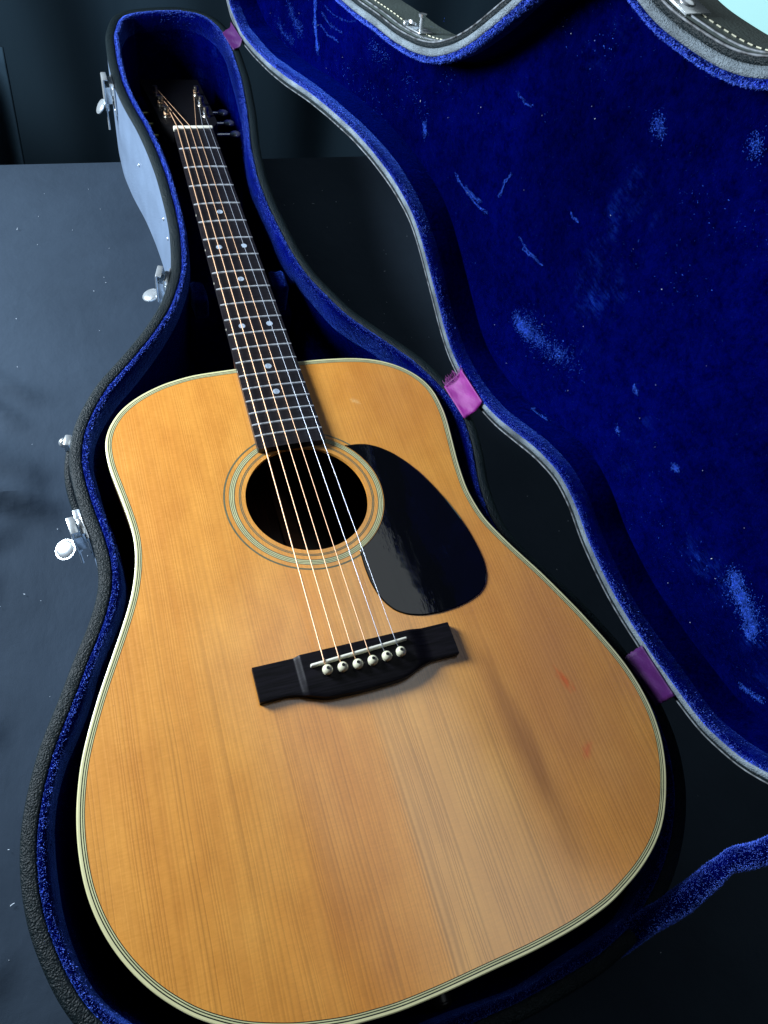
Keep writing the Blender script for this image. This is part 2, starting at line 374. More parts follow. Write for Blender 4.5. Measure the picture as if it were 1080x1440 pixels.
# lid outline: (along, dd)
LH = [(516.1, 5.0), (477.5, 9.2), (429.1, 18.2), (384.9, 29.5), (328.3, 47.3), (280.3, 59.8), (221.3, 72.6), (181.9, 77.7), (143.0, 79.7), (121.2, 78.6), (94.1, 74.9), (72.4, 65.1), (47.9, 50.5), (28.2, 38.6), (2.4, 22.4), (-20.9, 10.9), (-40.9, 6.3), (-64.2, 5.3), (-88.2, 7.5), (-112.6, 13.2), (-134.8, 22.4), (-166.1, 35.8), (-194.8, 42.3), (-220.1, 37.4), (-244.8, 26.2), (-271.6, 19.2), (-296.0, 14.6), (-317.7, 12.8), (-354.8, 12.8), (-396.9, 16.6), (-419.1, 19.7), (-435.5, 27.7), (-449.7, 34.7), (-459.1, 43.7), (-470, 55)]
LT = [(-486, 77), (-502, 113), (-508, 153), (-510, 207), (-508, 262), (-500, 320), (-480, 372), (-445, 420), (-410, 446)]
LF = [(-374, 458), (-354, 462), (-332, 464), (-307, 462), (-288, 458), (-271, 452), (-255, 445), (-235, 434), (-218, 423), (-201, 409), (-180, 393), (-162, 378), (-145.8, 367), (-131.1, 361.0), (-117.6, 358.0), (-99.3, 355.8), (-81.2, 353.8), (-67.5, 353.4), (-40, 357), (-13, 354), (11, 344), (28, 330), (52, 303), (60, 291), (88.9, 254.9), (105.2, 238.5), (130.6, 219.9), (156.1, 209.0), (188.3, 200.1), (224.3, 194.1), (257.8, 186.7), (302, 180), (343, 174), (382, 173), (425, 174), (467, 173), (516, 165), (561, 150), (590, 125), (602, 85), (592, 45), (560, 15)]
LOUT = resample(LH + LT + LF, 900, True, 8)
# hinge frame
kk = -.161; th = math.radians(88)
U2 = np.array([kk, 1.]) / math.hypot(1, kk)
LU = np.array([U2[0], U2[1], 0]); LM = np.array([U2[1], -U2[0], 0])
LD = LM * math.cos(th) + np.array([0, 0, 1.]) * math.sin(th)
LFACE = np.cross(LD, LU)                       # direction the open lid faces
if LFACE[0] > 0: LFACE = -LFACE
HZ = 122.0
HO = np.array([169., 0, HZ])
def mb(P, h): return np.c_[P[:, 0], P[:, 1], np.full(len(P), HZ) + h]
def ml(P, h): return HO + P[:, :1] * LU + P[:, 1:] * LD + np.reshape(h, (-1, 1)) * LFACE if np.ndim(h) else HO + P[:, :1] * LU + P[:, 1:] * LD + h * LFACE

# ================================================================== setting
# table with cloth
def cloth_sheet():
    xs = np.linspace(-950, 1100, 280); ys = np.linspace(-1250, 462, 260)
    X, Y = np.meshgrid(xs, ys)
    Z = np.zeros_like(X)
    rng = np.random.RandomState(3)
    # wrinkles: soft creases radiating on the left part
    def crease(x0, y0, x1, y1, wd, hgt):
        d = np.array([x1 - x0, y1 - y0], float); L = np.linalg.norm(d); d /= L
        s = (X - x0) * d[0] + (Y - y0) * d[1]; q = -(X - x0) * d[1] + (Y - y0) * d[0]
        q = q + 6 * np.sin(s / 60)
        return 1.15 * hgt * np.exp(-(q / wd) ** 2) * np.clip(np.minimum(s, L - s) / (L * .3), 0, 1) ** .7 * ((s > 0) & (s < L))
    for a in [(-420, 60, -180, -60, 14, 3.0), (-480, 150, -210, -20, 20, 3.5), (-330, 180, -200, 90, 10, 1.6), (-300, 150, -220, 60, 8, 1.4), (-520, -60, -260, -120, 22, 3),
              (-330, 60, -260, -80, 9, 1.8), (-400, -200, -260, -240, 12, 1.5), (-500, 20, -240, -70, 13, 2.4), (-480, -350, -270, -420, 16, 2), (-300, 230, -250, 120, 9, 1.4)]:
        Z += crease(*a)
    Z = 6.0 * Z * np.clip((-185 - X) / 40, 0, 1) - 0.7
    Z += np.clip((-260 - X) / 120, 0, 1) * 3.6 * (np.sin(X / 61 + Y / 95 + 1.5 * np.sin(Y / 140)) * np.sin(Y / 83 - X / 170) + .3)                 # cloth stays under the case base
    V = np.c_[X.ravel(), Y.ravel(), Z.ravel()].tolist()
    nx, ny = len(xs), len(ys)
    F = [(j * nx + i, j * nx + i + 1, (j + 1) * nx + i + 1, (j + 1) * nx + i) for j in range(ny - 1) for i in range(nx - 1)]
    # front drop beyond the far edge
    base = len(V)
    K = 14
    for k in range(1, K + 1):
        z = -.7 - 420 * k / K
        for i, x in enumerate(xs):
            amp = min(k, 6) / 6 * 9
            y = 464 + (2 if k < 2 else 2 + amp * (1 + math.sin(x / 42 + .7 * math.sin(x / 90))) * .5)
            V.append((x, y, z if k > 1 else -8))
    for k in range(K):
        for i in range(nx - 1):
            a = ((ny - 1) * nx + i) if k == 0 else base + (k - 1) * nx + i
            b = base + k * nx + i
            F.append((a, a + 1, b + 1, b))
    return V, F
V, F = cloth_sheet()
cl = mesh('tablecloth', V, F, None, M_CLOTH, True); autosmooth(cl, 35)
tag(cl, 'black tablecloth with faint creases and lint, spread under the open guitar case', 'tablecloth')
root_table = bpy.data.objects.new('table', None); COL.objects.link(root_table); root_table.location = (0, -.4, -.75)
tag(root_table, 'table hidden under the black cloth that carries the guitar case', 'table')
bm = bmesh.new(); box(bm, (75, 6, 715), (2030, 1690, 40), bevel=4); bm_obj('table_top', bm, root_table, M_FLOOR)
for sx in (-900, 1050):
    for sy in (-780, 790):
        bm = bmesh.new(); box(bm, (sx, sy, 347), (60, 60, 693), bevel=3); bm_obj('leg', bm, root_table, M_FLOOR)
bm = bmesh.new(); box(bm, (0, 0, -760), (9000, 9000, 20)); bm_obj('floor', bm, None, M_FLOOR, kind='structure')

# curtain behind the table
def curtain(name, x0, x1, y, z0, z1, amp, wl, mat, label, seed, lean=0):
    rng = np.random.RandomState(seed); nx = 260; nz = 30
    V = []; ph = rng.rand(5) * 6
    for j in range(nz):
        z = z0 + (z1 - z0) * j / (nz - 1)
        for i in range(nx):
            x = x0 + (x1 - x0) * i / (nx - 1)
            f = math.sin(x / wl + ph[0] + .6 * math.sin(x / wl / 2.7 + ph[1])) + .5 * math.sin(x / wl / .43 + ph[2] + z / 300)
            V.append((x + 8 * math.sin(z / 160 + ph[3]), y + amp * f + lean * (z - z0), z))
    F = [(j * nx + i, j * nx + i + 1, (j + 1) * nx + i + 1, (j + 1) * nx + i) for j in range(nz - 1) for i in range(nx - 1)]
    o = mesh(name, V, F, None, mat, True); md = o.modifiers.new('thickness', 'SOLIDIFY'); md.thickness = .003
    tag(o, label, 'curtain'); return o
curtain('curtain', -1500, 850, 900, -745, 1500, 22, 75, M_CURTAIN, 'dark teal curtain hanging in soft folds beyond the table and the head of the case', 2)

curtain('draped_cloth', -620, -204, 690, -745, 4, 22, 40, M_CURTAIN, 'dark teal cloth fold hanging at the far left beyond the table edge', 9)
# lint on the cloth
def lint_mesh(n, fn, lo=.25, hi=.9):
    V = []; F = []
    for i in range(n):
        p, nrm = fn(i); nrm = Vector(nrm); p = Vector(p)
        a = nrm.orthogonal().normalized(); a.rotate(Matrix.Rotation(random.random() * 6.28, 3, nrm)); b = nrm.cross(a)
        L = random.uniform(lo, hi) * (3 if random.random() < .12 else 1); w = random.uniform(.2, .4)
        k = len(V); q = p + nrm * random.uniform(.15, .5)
        V += [tuple(q - a * L - b * w), tuple(q + a * L - b * w * .6), tuple(q + a * L * .7 + b * w), tuple(q - a * L * .8 + b * w), tuple(q + nrm * w)]
        F += [(k, k + 1, k + 4), (k + 1, k + 2, k + 4), (k + 2, k + 3, k + 4), (k + 3, k, k + 4), (k, k + 3, k + 2, k + 1)]
    return V, F
def cloth_pt(i):
    while True:
        x = random.uniform(-560, 330); y = random.uniform(-560, 455)
        return (x, y, -.3 if x > -200 else 1.2), (0, 0, 1)
V, F = lint_mesh(300, cloth_pt, .25, .7)
li = mesh('lint', V, F, None, M_LINT, kind='stuff'); li['label'] = 'pale lint specks scattered over the black tablecloth'

# bright window at the far right
wr = bpy.data.objects.new('window', None); COL.objects.link(wr); wr.location = (1.42, .95, -.10); wr.rotation_euler = (0, 0, math.radians(-20))
tag(wr, 'pale daylit window glimpsed beyond the lid at the top right corner', 'window')
bm = bmesh.new(); box(bm, (0, 0, 150), (760, 8, 460)); bm_obj('pane', bm, wr, M_PANE)
bm = bmesh.new()
for c_, s_ in (((-405, 0, 150), (50, 40, 560)), ((405, 0, 150), (50, 40, 560)), ((0, 0, -105), (760, 40, 50)), ((0, 0, 405), (760, 40, 50))): box(bm, c_, s_, bevel=3)
bm_obj('frame', bm, wr, M_WHITEFRAME)

bm = bmesh.new(); box(bm, (0, 60, 700), (6000, 40, 2880)); wl_ = bm_obj('wall', bm, None, M_CURTAIN, kind='structure')
wl_.location = wr.location; wl_.rotation_euler = wr.rotation_euler
# ================================================================== guitar case
case = bpy.data.objects.new('guitar_case', None); COL.objects.link(case)
tag(case, 'open black guitar case with blue velvet lining and purple lid ribbons, lying on the cloth', 'guitar case')
rng = np.random.RandomState(5)
# --- base
profS = [(0.0, -122), (0, -100), (0, -60), (0, -20), (0.0, -3.2)]
V, F = sweep(OUT, profS, mb); mesh('base_shell', V, F, case, M_VINYL_SIDE, True)
profR = [(-.15, -3.4), (0, -2.2), (.7, -.9), (2.2, 0.0), (5, .5), (8.6, .4), (9.8, -.4), (10.2, -2.0)]
V, F = sweep(OUT, profR, mb); mesh('base_rim', V, F, case, M_VINYL, True)
wob = [np.zeros(900)] * 2 + [1.2 * np.sin(np.arange(900) * 2 * math.pi * 23 / 900 + 2 * np.sin(np.arange(900) * .03)) * f for f in (0, .3, .8, 1, 1, 1, .6)]
profL = [(9.9, -2.5), (10.4, .3), (12.2, 1.0), (14.6, .2), (16.2, -3), (16.9, -20), (17.0, -60), (17.2, -96), (20, -101.6)]
V, F = sweep(OUT, profL, mb, wob); mesh('base_lining', V, F, case, [M_VELVET_LIT, M_VELVET], True, mi=[0 if (j // 900) < 5 else 1 for j in range(len(F))])
inn = off(OUT, 19)[::3]
mesh('lining_floor', np.vstack([mb(inn, -101.5)]), [list(range(len(inn)))], case, M_VELVET)
outp = off(OUT, .3)[::3]
mesh('base_bottom', mb(outp, -121.6), [list(range(len(outp)))], case, M_VINYL)

# --- lid
profLs = [(0, -44), (0, -20), (0, -2.2), (.7, -.7), (2.0, 0.0), (4.6, .1), (5.0, -.8)]
V, F = sweep(LOUT, profLs, ml); mesh('lid_shell', V, F, case, [M_VINYL_LID, M_VINYL], True, mi=[0 if (j // 900) < 2 else 1 for j in range(len(F))])
lo_ = off(LOUT, .3)[::3]
mesh('lid_back', ml(lo_, -43.8), [list(range(len(lo_)))], case, M_VINYL)
w_ = .5 * np.sin(np.arange(900) * .35) + .3 * rng.randn(900).cumsum() * 0
profT = [(4.8, -1.5), (5.0, .6), (6.0, 1.6), (9.0, 1.7), (10.4, .8), (10.8, -1)]
V, F = sweep(LOUT, profT, ml); mesh('lid_grey_trim', V, F, case, M_TRIM, True)
profV = [(10.2, -1.5), (10.8, .8), (12.2, 1.4), (14.2, .6), (15.6, -2.5), (16, -10), (16, -30), (16.2, -42)]
wobl = [np.zeros(900)] * 2 + [1.0 * np.sin(np.arange(900) * 2 * math.pi * 19 / 900 + 2 * np.sin(np.arange(900) * .04)) * f for f in (0, .2, .6, .8, .8, 0)]
V, F = sweep(LOUT, profV, ml, wobl); mesh('lid_wall_lining', V, F, case, [M_VELVET_LIT, M_VELVET], True, mi=[0 if (j // 900) < 5 else 1 for j in range(len(F))])
pin_ = off(LOUT, 21.0)[::3]
V = np.vstack([ml(pin_, -31.0), ml(off(LOUT, 20.2)[::3], -33.0), ml(off(LOUT, 20.0)[::3], -42)]); n3 = len(pin_)
F = [list(range(n3))] + [(i, (i + 1) % n3, n3 + (i + 1) % n3, n3 + i) for i in range(n3)] + [(n3 + i, n3 + (i + 1) % n3, 2 * n3 + (i + 1) % n3, 2 * n3 + i) for i in range(n3)]
mesh('lid_panel_lining', V, F, case, M_VELVET)
# welt along the outer lid corner
V, F = tube(ml(off(LOUT, .6)[::2], -.4), .75, 6, True); mesh('welt', V, F, case, M_WELT, True)
V, F = tube(ml(off(LOUT, -.4)[::2], -6.5), .7, 6, True); mesh('welt', V, F, case, M_WELT, True)

# stitches on the lid side where they show
def along_of(P): return P[:, 0]
stm = None
nin = inward(LOUT)
seg = np.linalg.norm(np.diff(LOUT, axis=0), axis=1).mean(); step = max(1, int(round(6.2 / seg)))
lid_shell = bpy.data.objects['lid_shell']
for i in range(0, 900, step):
    a, d = LOUT[i]
    if not (d > 180 and -170 < a < 330): continue
    p = ml(LOUT[i:i + 1] - nin[i] * .35, -16.0)[0]; q = ml(LOUT[(i + 1) % 900:(i + 1) % 900 + 1] - nin[(i + 1) % 900] * .35, -16.0)[0]
    if stm is None:
        bm = bmesh.new(); box(bm, (0, 0, 0), (3.8, .75, .75), bevel=.2, seg=1)
        bmesh.ops.scale(bm, vec=(MM,) * 3, verts=bm.verts); stm = bpy.data.meshes.new('stitch'); bm.to_mesh(stm); bm.free(); stm.materials.append(M_STITCH)
    s = bpy.data.objects.new('stitch', stm); COL.objects.link(s); s.parent = lid_shell
    s.location = p * MM; s.rotation_euler = Vector(q - p).to_track_quat('X', 'Z').to_euler()

# --- velvet pile: small tufts standing on the rolls and the lining
def pile(name, pts, nrm, L0, L1, width, spread, mat, lean=None):
    n = len(pts)
    d = nrm + spread * rng.randn(n, 3)
    if lean is not None: d += lean
    d /= np.linalg.norm(d, axis=1)[:, None]
    s = np.cross(d, rng.randn(n, 3)); s /= np.linalg.norm(s, axis=1)[:, None]
    L = rng.uniform(L0, L1, n)[:, None]
    V = np.stack([pts - s * width, pts + s * width, pts + d * L], 1).reshape(-1, 3) * MM
    me = bpy.data.meshes.new(name); me.vertices.add(3 * n); me.vertices.foreach_set('co', V.ravel().astype(np.float32))
    me.loops.add(3 * n); me.loops.foreach_set('vertex_index', np.arange(3 * n, dtype=np.int32))
    me.polygons.add(n); me.polygons.foreach_set('loop_start', np.arange(0, 3 * n, 3, dtype=np.int32))
    me.update(calc_edges=True)
    return link(name, me, case, mat, 'stuff')
def rim_pts(P, mp, n, d0, d1, hfun):
    i = rng.randint(0, len(P), n); f = rng.rand(n)[:, None]
    Q = P[i] * (1 - f) + P[(i + 1) % len(P)] * f; nn = inward(P)[i]
    d = rng.uniform(d0, d1, n)
    base = mp(Q + nn * d[:, None], hfun(d)) if mp is ml else np.c_[Q + nn * d[:, None], HZ + hfun(d)]
    return base, nn
hb_ = lambda d: np.interp(d, [9.9, 10.4, 12.2, 14.6, 16.2, 16.9], [-1, .3, 1.0, .2, -3, -12])
P_, nn_ = rim_pts(OUT, mb, 34000, 10, 16.8, hb_)
pile('base_velvet_pile', P_, np.c_[nn_ * .5, np.ones(len(nn_)) * .8], .5, 1.5, .14, .5, M_PILE)
hl_ = lambda d: np.interp(d, [10.2, 10.8, 12.2, 14.2, 15.6, 16], [-1, .8, 1.4, .6, -2.5, -10])
P_, nn_ = rim_pts(LOUT, ml, 60000, 10.6, 15.9, hl_)
pile('lid_velvet_pile', P_, (nn_[:, :1] * LU + nn_[:, 1:] * LD) * .6 + LFACE * .8, .5, 1.7, .14, .5, M_PILE)
# grey flock on the trim
ht_ = lambda d: np.interp(d, [5, 6, 9, 10.4], [.6, 1.6, 1.7, .8])
P_, nn_ = rim_pts(LOUT, ml, 26000, 5.2, 10.3, ht_)
pile('trim_flock', P_, LFACE * 1.0 + 0 * P_, .3, .9, .14, .6, M_TRIM)

# rubbed scuffs in the lid pile: raised, lighter tufts
SCUFF = [((398.7, 114.2), (376.7, 73.9), 3.5, 1500), ((380.5, 110.8), (329.0, 118.3), 1.6, 260), ((380.1, 99.3), (334.9, 106.4), 1.6, 220), ((376.5, 120.0), (307.7, 140.9), 1.2, 150), ((462.6, 77.6), (419.1, 69.9), 9, 420), ((486.1, 45.6), (438.9, 47.0), 7, 260), ((88.0, 126.9), (31.3, 128.3), 1.5, 420), ((69.4, 127.3), (44.0, 130.3), 2.0, 260), ((50.4, 226.8), (29.4, 227.4), 1.3, 160), ((-14.7, 141.0), (-51.1, 143.0), 1.2, 220), ((-24.1, 136.2), (-40.2, 141.0), 1.2, 100), ((22.1, 174.6), (24.6, 149.4), 1.5, 140), ((-52.8, 194.4), (-63.1, 195.4), 1.3, 140), ((-52.0, 82.6), (-73.5, 85.0), 7, 1500), ((-61.0, 85.5), (-121.6, 104.9), 13, 1100), ((-62.5, 99.8), (-138.6, 110.6), 18, 600), ((-336.1, 111.0), (-357.0, 103.0), 7, 1300), ((-354.2, 103.3), (-376.5, 94.7), 5, 800), ((-340.2, 105.1), (-374.4, 103.1), 14, 500), ((-183.3, 143.3), (-188.7, 140.4), 2.5, 120), ((-249.2, 127.0), (-252.6, 127.1), 3, 220), ((-192.9, 105.0), (-198.5, 100.9), 2, 60), ((-116.1, 32.3), (-136.2, 41.5), 2.5, 260), ((-81.7, 289.4), (-89.6, 285.9), 7, 300), ((-149.1, 321.0), (-155.9, 318.1), 7, 240), ((153.4, 133.7), (147.6, 126.1), 4, 200), ((200.4, 147.3), (153.8, 141.8), 16, 420), ((-401.7, 51.8), (-418.2, 61.2), 3, 300), ((-369.6, 89.4), (-378.8, 89.2), 4, 260), ((273.8, 139.0), (237.6, 145.8), 10, 200), ((176.8, 205.0), (125.9, 185.6), 18, 300), ((-106.8, 218.8), (-189.8, 236.2), 30, 260), ((-247.2, 79.1), (-323.4, 96.3), 30, 260), ((321.2, 90.5), (200.6, 119.1), 22, 500), ((41.9, 287.8), (-40.7, 314.2), 22, 300), ((-124.9, 272.7), (-186.1, 283.9), 26, 260)]
sp_ = []; sn_ = []
for (a0_, d0_), (a1_, d1_), w_s, n_s in SCUFF:
    n_s = int(n_s * (1.6 if w_s < 15 else .3)); f = rng.rand(n_s); e = rng.randn(n_s, 2) * w_s * .45
    L_s = math.hypot(a1_ - a0_, d1_ - d0_); cv = (.06 * L_s * np.sin(f * 3.1) + .5 * np.sin(f * 11 + a0_)); e *= (.35 + .9 * np.abs(np.sin(f * 7 + d0_)))[:, None]
    Q = np.c_[a0_ + (a1_ - a0_) * f + e[:, 0] - cv * (d1_ - d0_) / (L_s + 1e-6), d0_ + (d1_ - d0_) * f + e[:, 1] + cv * (a1_ - a0_) / (L_s + 1e-6)]
    sp_.append(ml(Q, -30.9))
    dr = np.array([a1_ - a0_, d1_ - d0_]); dr = dr / (np.linalg.norm(dr) + 1e-6)
    sn_.append(np.tile(LFACE * .8 + dr[0] * LU * .9 + dr[1] * LD * .9, (n_s, 1)))
pile('scuffed_pile', np.vstack(sp_), np.vstack(sn_), .4, 1.5, .17, .6, M_SCUFF)
# general short pile over the panel and walls
from mathutils.geometry import tessellate_polygon as _tp
cand = np.c_[rng.uniform(-510, 600, 90000), rng.uniform(0, 470, 90000)]
PO = off(LOUT, 24)[::6]
ins = np.zeros(len(cand), bool); j_ = len(PO) - 1
for i_ in range(len(PO)):
    xi, yi = PO[i_]; xj, yj_ = PO[j_]
    c_ = ((yi > cand[:, 1]) != (yj_ > cand[:, 1])) & (cand[:, 0] < (xj - xi) * (cand[:, 1] - yi) / (yj_ - yi + 1e-9) + xi); ins ^= c_; j_ = i_
cand = cand[ins]
pile('panel_pile', ml(cand, -30.9), np.tile(LFACE, (len(cand), 1)), .4, 1.1, .16, .8, M_VELVET_LIT)
P_, nn_ = rim_pts(OUT, mb, 70000, 16.9, 17.1, lambda d: -rng.uniform(3, 60, len(d)))
pile('wall_pile', P_, np.c_[nn_, np.ones(len(nn_)) * .3], .4, 1.3, .15, .6, M_VELVET_LIT)
# --- neck support
bm = bmesh.new(); box(bm, (2, 116, 45), (104, 34, 74), bevel=5, seg=3); ns = bm_obj('neck_support', bm, case, M_VELVET, True)
def puffy(name, c, s, par, mat, seed):
    bm = bmesh.new(); box(bm, (0, 0, 0), s, bevel=min(s) * .3, seg=4)
    bmesh.ops.subdivide_edges(bm, edges=bm.edges, cuts=1, use_grid_fill=True)
    from mathutils import noise as mn
    for v in bm.verts: v.co += v.normal * (mn.noise(v.co * .12 + Vector((seed, 0, 0))) * 1.8)
    bmesh.ops.translate(bm, vec=c, verts=bm.verts)
    return bm_obj(name, bm, par, mat, True)
puffy('pad', (40.5, 116, 96), (17, 27, 38), ns, M_VELVET_LIT, 1.0)
puffy('pad', (-39, 118, 88), (14, 30, 34), ns, M_VELVET_LIT, 5.0)

# --- ribbons joining base and lid
def hinge_ribbon(a0, a1, mat, label, d_base, d_lid, seed):
    r = np.random.RandomState(seed); nu = 14; nv = 16; V = []
    for i in range(nu + 1):
        a = a0 + (a1 - a0) * i / nu
        # base side point and lid side point at this position along the hinge
        b0 = HO + LU * a - LM * d_base + np.array([0, 0, 1.4]); l0 = HO + LU * a + LD * d_lid + LFACE * 2.6
        mid = HO + LU * a + np.array([0, 0, 2.0]) - LM * 1.0
        for j in range(nv + 1):
            f = j / nv
            p = (1 - f) ** 2 * b0 + 2 * f * (1 - f) * (mid + (b0 + l0) * .12 - HO * 0 - mid * .24) + f * f * l0
            e = (.5 if 0 < i < nu else 1.3) * r.randn() * (.5 if 0 < j < nv else .2)
            V.append(p + LU * e * .5 + np.array([-.5, 0, .6]) * (math.sin(f * 9 + i * .8) * .5 + .25 * r.randn()))
    F = [(i * (nv + 1) + j, i * (nv + 1) + j + 1, (i + 1) * (nv + 1) + j + 1, (i + 1) * (nv + 1) + j) for i in range(nu) for j in range(nv)]
    o = mesh('hinge_ribbon', V, F, case, mat, True); md = o.modifiers.new('thickness', 'SOLIDIFY'); md.thickness = .0009
    o['label'] = label; return o
hinge_ribbon(508, 546, M_RIBBON, 'purple ribbon at the narrow head end', 14, 13, 1)
hr = hinge_ribbon(-88, -48, M_RIBBON_P, 'bright magenta ribbon with a frayed edge', 16, 21, 2)
hinge_ribbon(-387, -343, M_RIBBON, 'dark purple ribbon by the lower bout', 8, 22, 3)
# frayed threads
V = []; F = []
for i in range(46):
    f = i / 45
    b = HO + LU * -48 + (-LM * 15 * (1 - f) + LD * 17 * f) + np.array([0, 0, 3.]) + LFACE * 1.5 * f
    e = b + LU * random.uniform(1.5, 6) + np.array([random.uniform(-2, 1), random.uniform(-1, 1), random.uniform(0, 3)])
    m_ = (b + e) / 2 + np.array([random.uniform(-1, 1)] * 3) * .6
    v, q = tube([b - LU * 1.5, b, m_, e], .16, 4); k = len(V); V += list(v); F += [tuple(x + k for x in qq) for qq in q]
mesh('frayed_threads', V, F, hr, M_RIBBON_P, kind='stuff')

# --- lid stay: velvet strap across the lower end
path = np.array([(120.4, -521.9, 108.0), (130.6, -517.4, 118.0), (144.2, -514.7, 122.0), (160.3, -513.3, 121.0), (176.1, -510.9, 122.0), (202.3, -503.7, 126.0), (215.7, -498.6, 131.0), (222.2, -498.0, 134.0), (234.3, -500.4, 137.0), (249.4, -499.8, 143.0), (269.8, -497.2, 152.0)], float)
pr = resample(path[:, :2], 60, False, 0); tt = np.linspace(0, 1, 60)
s_ = np.r_[0, np.cumsum(np.linalg.norm(np.diff(path, axis=0), axis=1))]; s_ /= s_[-1]
PP = np.c_[[np.interp(tt, s_, path[:, k]) for k in range(3)]].T
for _ in range(6): PP[1:-1] = .25 * PP[:-2] + .5 * PP[1:-1] + .25 * PP[2:]
V = []; KS = 18
for i in range(60):
    T = PP[min(i + 1, 59)] - PP[max(i - 1, 0)]; T /= np.linalg.norm(T)
    mj = np.cross(T, [-.30, -.15, .92]); mj /= np.linalg.norm(mj); nrm_ = np.cross(mj, T)
    kink = math.exp(-((i - 37) / 3.0) ** 2)
    wa = 8.5 * (1 - .25 * kink) * (1 + .04 * math.sin(i * .37)); wb = 4.6 + 1.0 * kink
    for j in range(KS):
        an = 2 * math.pi * j / KS; ca, sa = math.cos(an), math.sin(an)
        V.append(PP[i] + mj * wa * np.sign(ca) * abs(ca) ** .6 + nrm_ * wb * np.sign(sa) * abs(sa) ** .8)
F = [(i * KS + j, i * KS + (j + 1) % KS, (i + 1) * KS + (j + 1) % KS, (i + 1) * KS + j) for i in range(59) for j in range(KS)] + [tuple(range(KS)), tuple(59 * KS + j for j in range(KS))]
so = mesh('lid_stay_strap', V, F, case, M_VELVET_LIT, True)
V = np.array(V); idx = rng.randint(0, 58 * KS, 16000); f = rng.rand(16000)[:, None]; f2 = rng.rand(16000)[:, None]
nxt = np.where((idx + 1) % KS == 0, idx + 1 - KS, idx + 1)
pp = (V[idx] * (1 - f) + V[idx + KS] * f) * (1 - f2) + (V[nxt] * (1 - f) + V[nxt + KS] * f) * f2
pile('strap_pile', pp, (pp - PP[np.minimum(idx // KS, 59)]) / 6, .4, 1.2, .13, .5, M_PILE)

# --- latches and other metal on the outer wall
def rim_frame(x, y):
    i = int(np.argmin(np.hypot(OUT[:, 0] - x, OUT[:, 1] - y))); n = -inward(OUT)[i]
    yv = Vector((n[0], n[1], 0)); zv = Vector((0, 0, 1)); xv = yv.cross(zv)
    M = Matrix((xv, yv, zv)).transposed().to_4x4(); M.translation = Vector((OUT[i, 0], OUT[i, 1], HZ)) * MM
    return M
def latch(x, y, tab_rot, hang, label):
    M = rim_frame(x, y)
    bm = bmesh.new(); box(bm, (0, 1.0, -19), (24, 1.6, 36), bevel=.7)
    box(bm, (0, 3.2, -8), (15, 4.0, 15), bevel=1.2)
    for q in ((-9, -31), (9, -31), (-9, -6), (9, -6)): sphere(bm, (q[0], 1.9, q[1]), 1.7, (1, .6, 1), 10)
    pl = bm_obj('latch', bm, case, M_CHROME); autosmooth(pl); pl.matrix_basis = M; pl['label'] = label
    bm = bmesh.new(); box(bm, (0, 11.0, -13), (15, 2.2, 34), bevel=.9); box(bm, (-6.4, 7.5, -15), (1.4, 8, 20), bevel=.5); box(bm, (6.4, 7.5, -15), (1.4, 8, 20), bevel=.5)
    box(bm, (0, 9, 3.5), (15, 5.5, 1.8), bevel=.7)
    autosmooth(bm_obj('lever', bm, pl, M_CHROME))
    bm = bmesh.new()
    cyl(bm, (0, 0, 0), 8.6, 8.6, 1.1, n=32); sphere(bm, (0, 0, .3), 7.6, (1, 1, .26), 28)
    MR = Matrix.Translation((0, 13.5, -27)) @ Matrix.Rotation(math.radians(tab_rot), 4, 'X') @ Matrix.Translation((0, 6.0, 0))
    bmesh.ops.transform(bm, matrix=MR, verts=bm.verts)
    autosmooth(bm_obj('thumb_tab', bm, pl, M_CHROME))
    bm = bmesh.new(); cyl(bm, (0, 9.5, -33), 2.6, 2.0, 7, n=12); cyl(bm, (0, 10, -33 - hang / 2), 1.1, .8, hang, n=10); sphere(bm, (0, 9.5, -29), 3.0, n=12)
    autosmooth(bm_obj('hasp_pin', bm, pl, M_CHROME))
    return pl
latch(-78, 440, -55, 28, 'narrow latch by the head end')
latch(-66, 124, -20, 14, 'latch at the shoulder')
latch(-173.5, -134, -22, 26, 'latch at the waist with its round tab flipped out')
# handle with its chrome bracket between shoulder and waist
M = rim_frame(-174, -52)
bm = bmesh.new(); box(bm, (0, 3, -9), (11, 6, 12), bevel=1.5); sphere(bm, (0, 6.5, -8), 4.2, n=14)
hbk = bm_obj('handle_bracket', bm, case, M_CHROME); autosmooth(hbk); hbk.matrix_basis = M
M = rim_frame(-176, -112)
bm = bmesh.new(); box(bm, (0, 3, -30), (11, 6, 12), bevel=1.5); o_ = bm_obj('handle_bracket', bm, case, M_CHROME); autosmooth(o_); o_.matrix_basis = M
hp = []
for yy in np.linspace(-54, -110, 12):
    i = int(np.argmin(np.abs(OUT[:, 1] - yy) + 1000 * (OUT[:, 0] > 0))); n = -inward(OUT)[i]; f = (yy + 54) / -56
    hp.append((OUT[i, 0] + n[0] * (1.5 + 1.5 * math.sin(f * math.pi)), OUT[i, 1] + n[1] * 2, HZ - 14 - 18 * f))
V, F = tube(hp, 3.6, 10); mesh('carry_handle', V, F, case, M_VINYL, True)
for x, y, z in ((-53, 232, -25), (-52, 205, -27), (-64, 352, -48)):
    M = rim_frame(x, y); bm = bmesh.new(); sphere(bm, (0, .4, z), 2.1, (1, .6, 1), 12); r_ = bm_obj('rivet', bm, case, M_CHROME, True); r_.matrix_basis = M
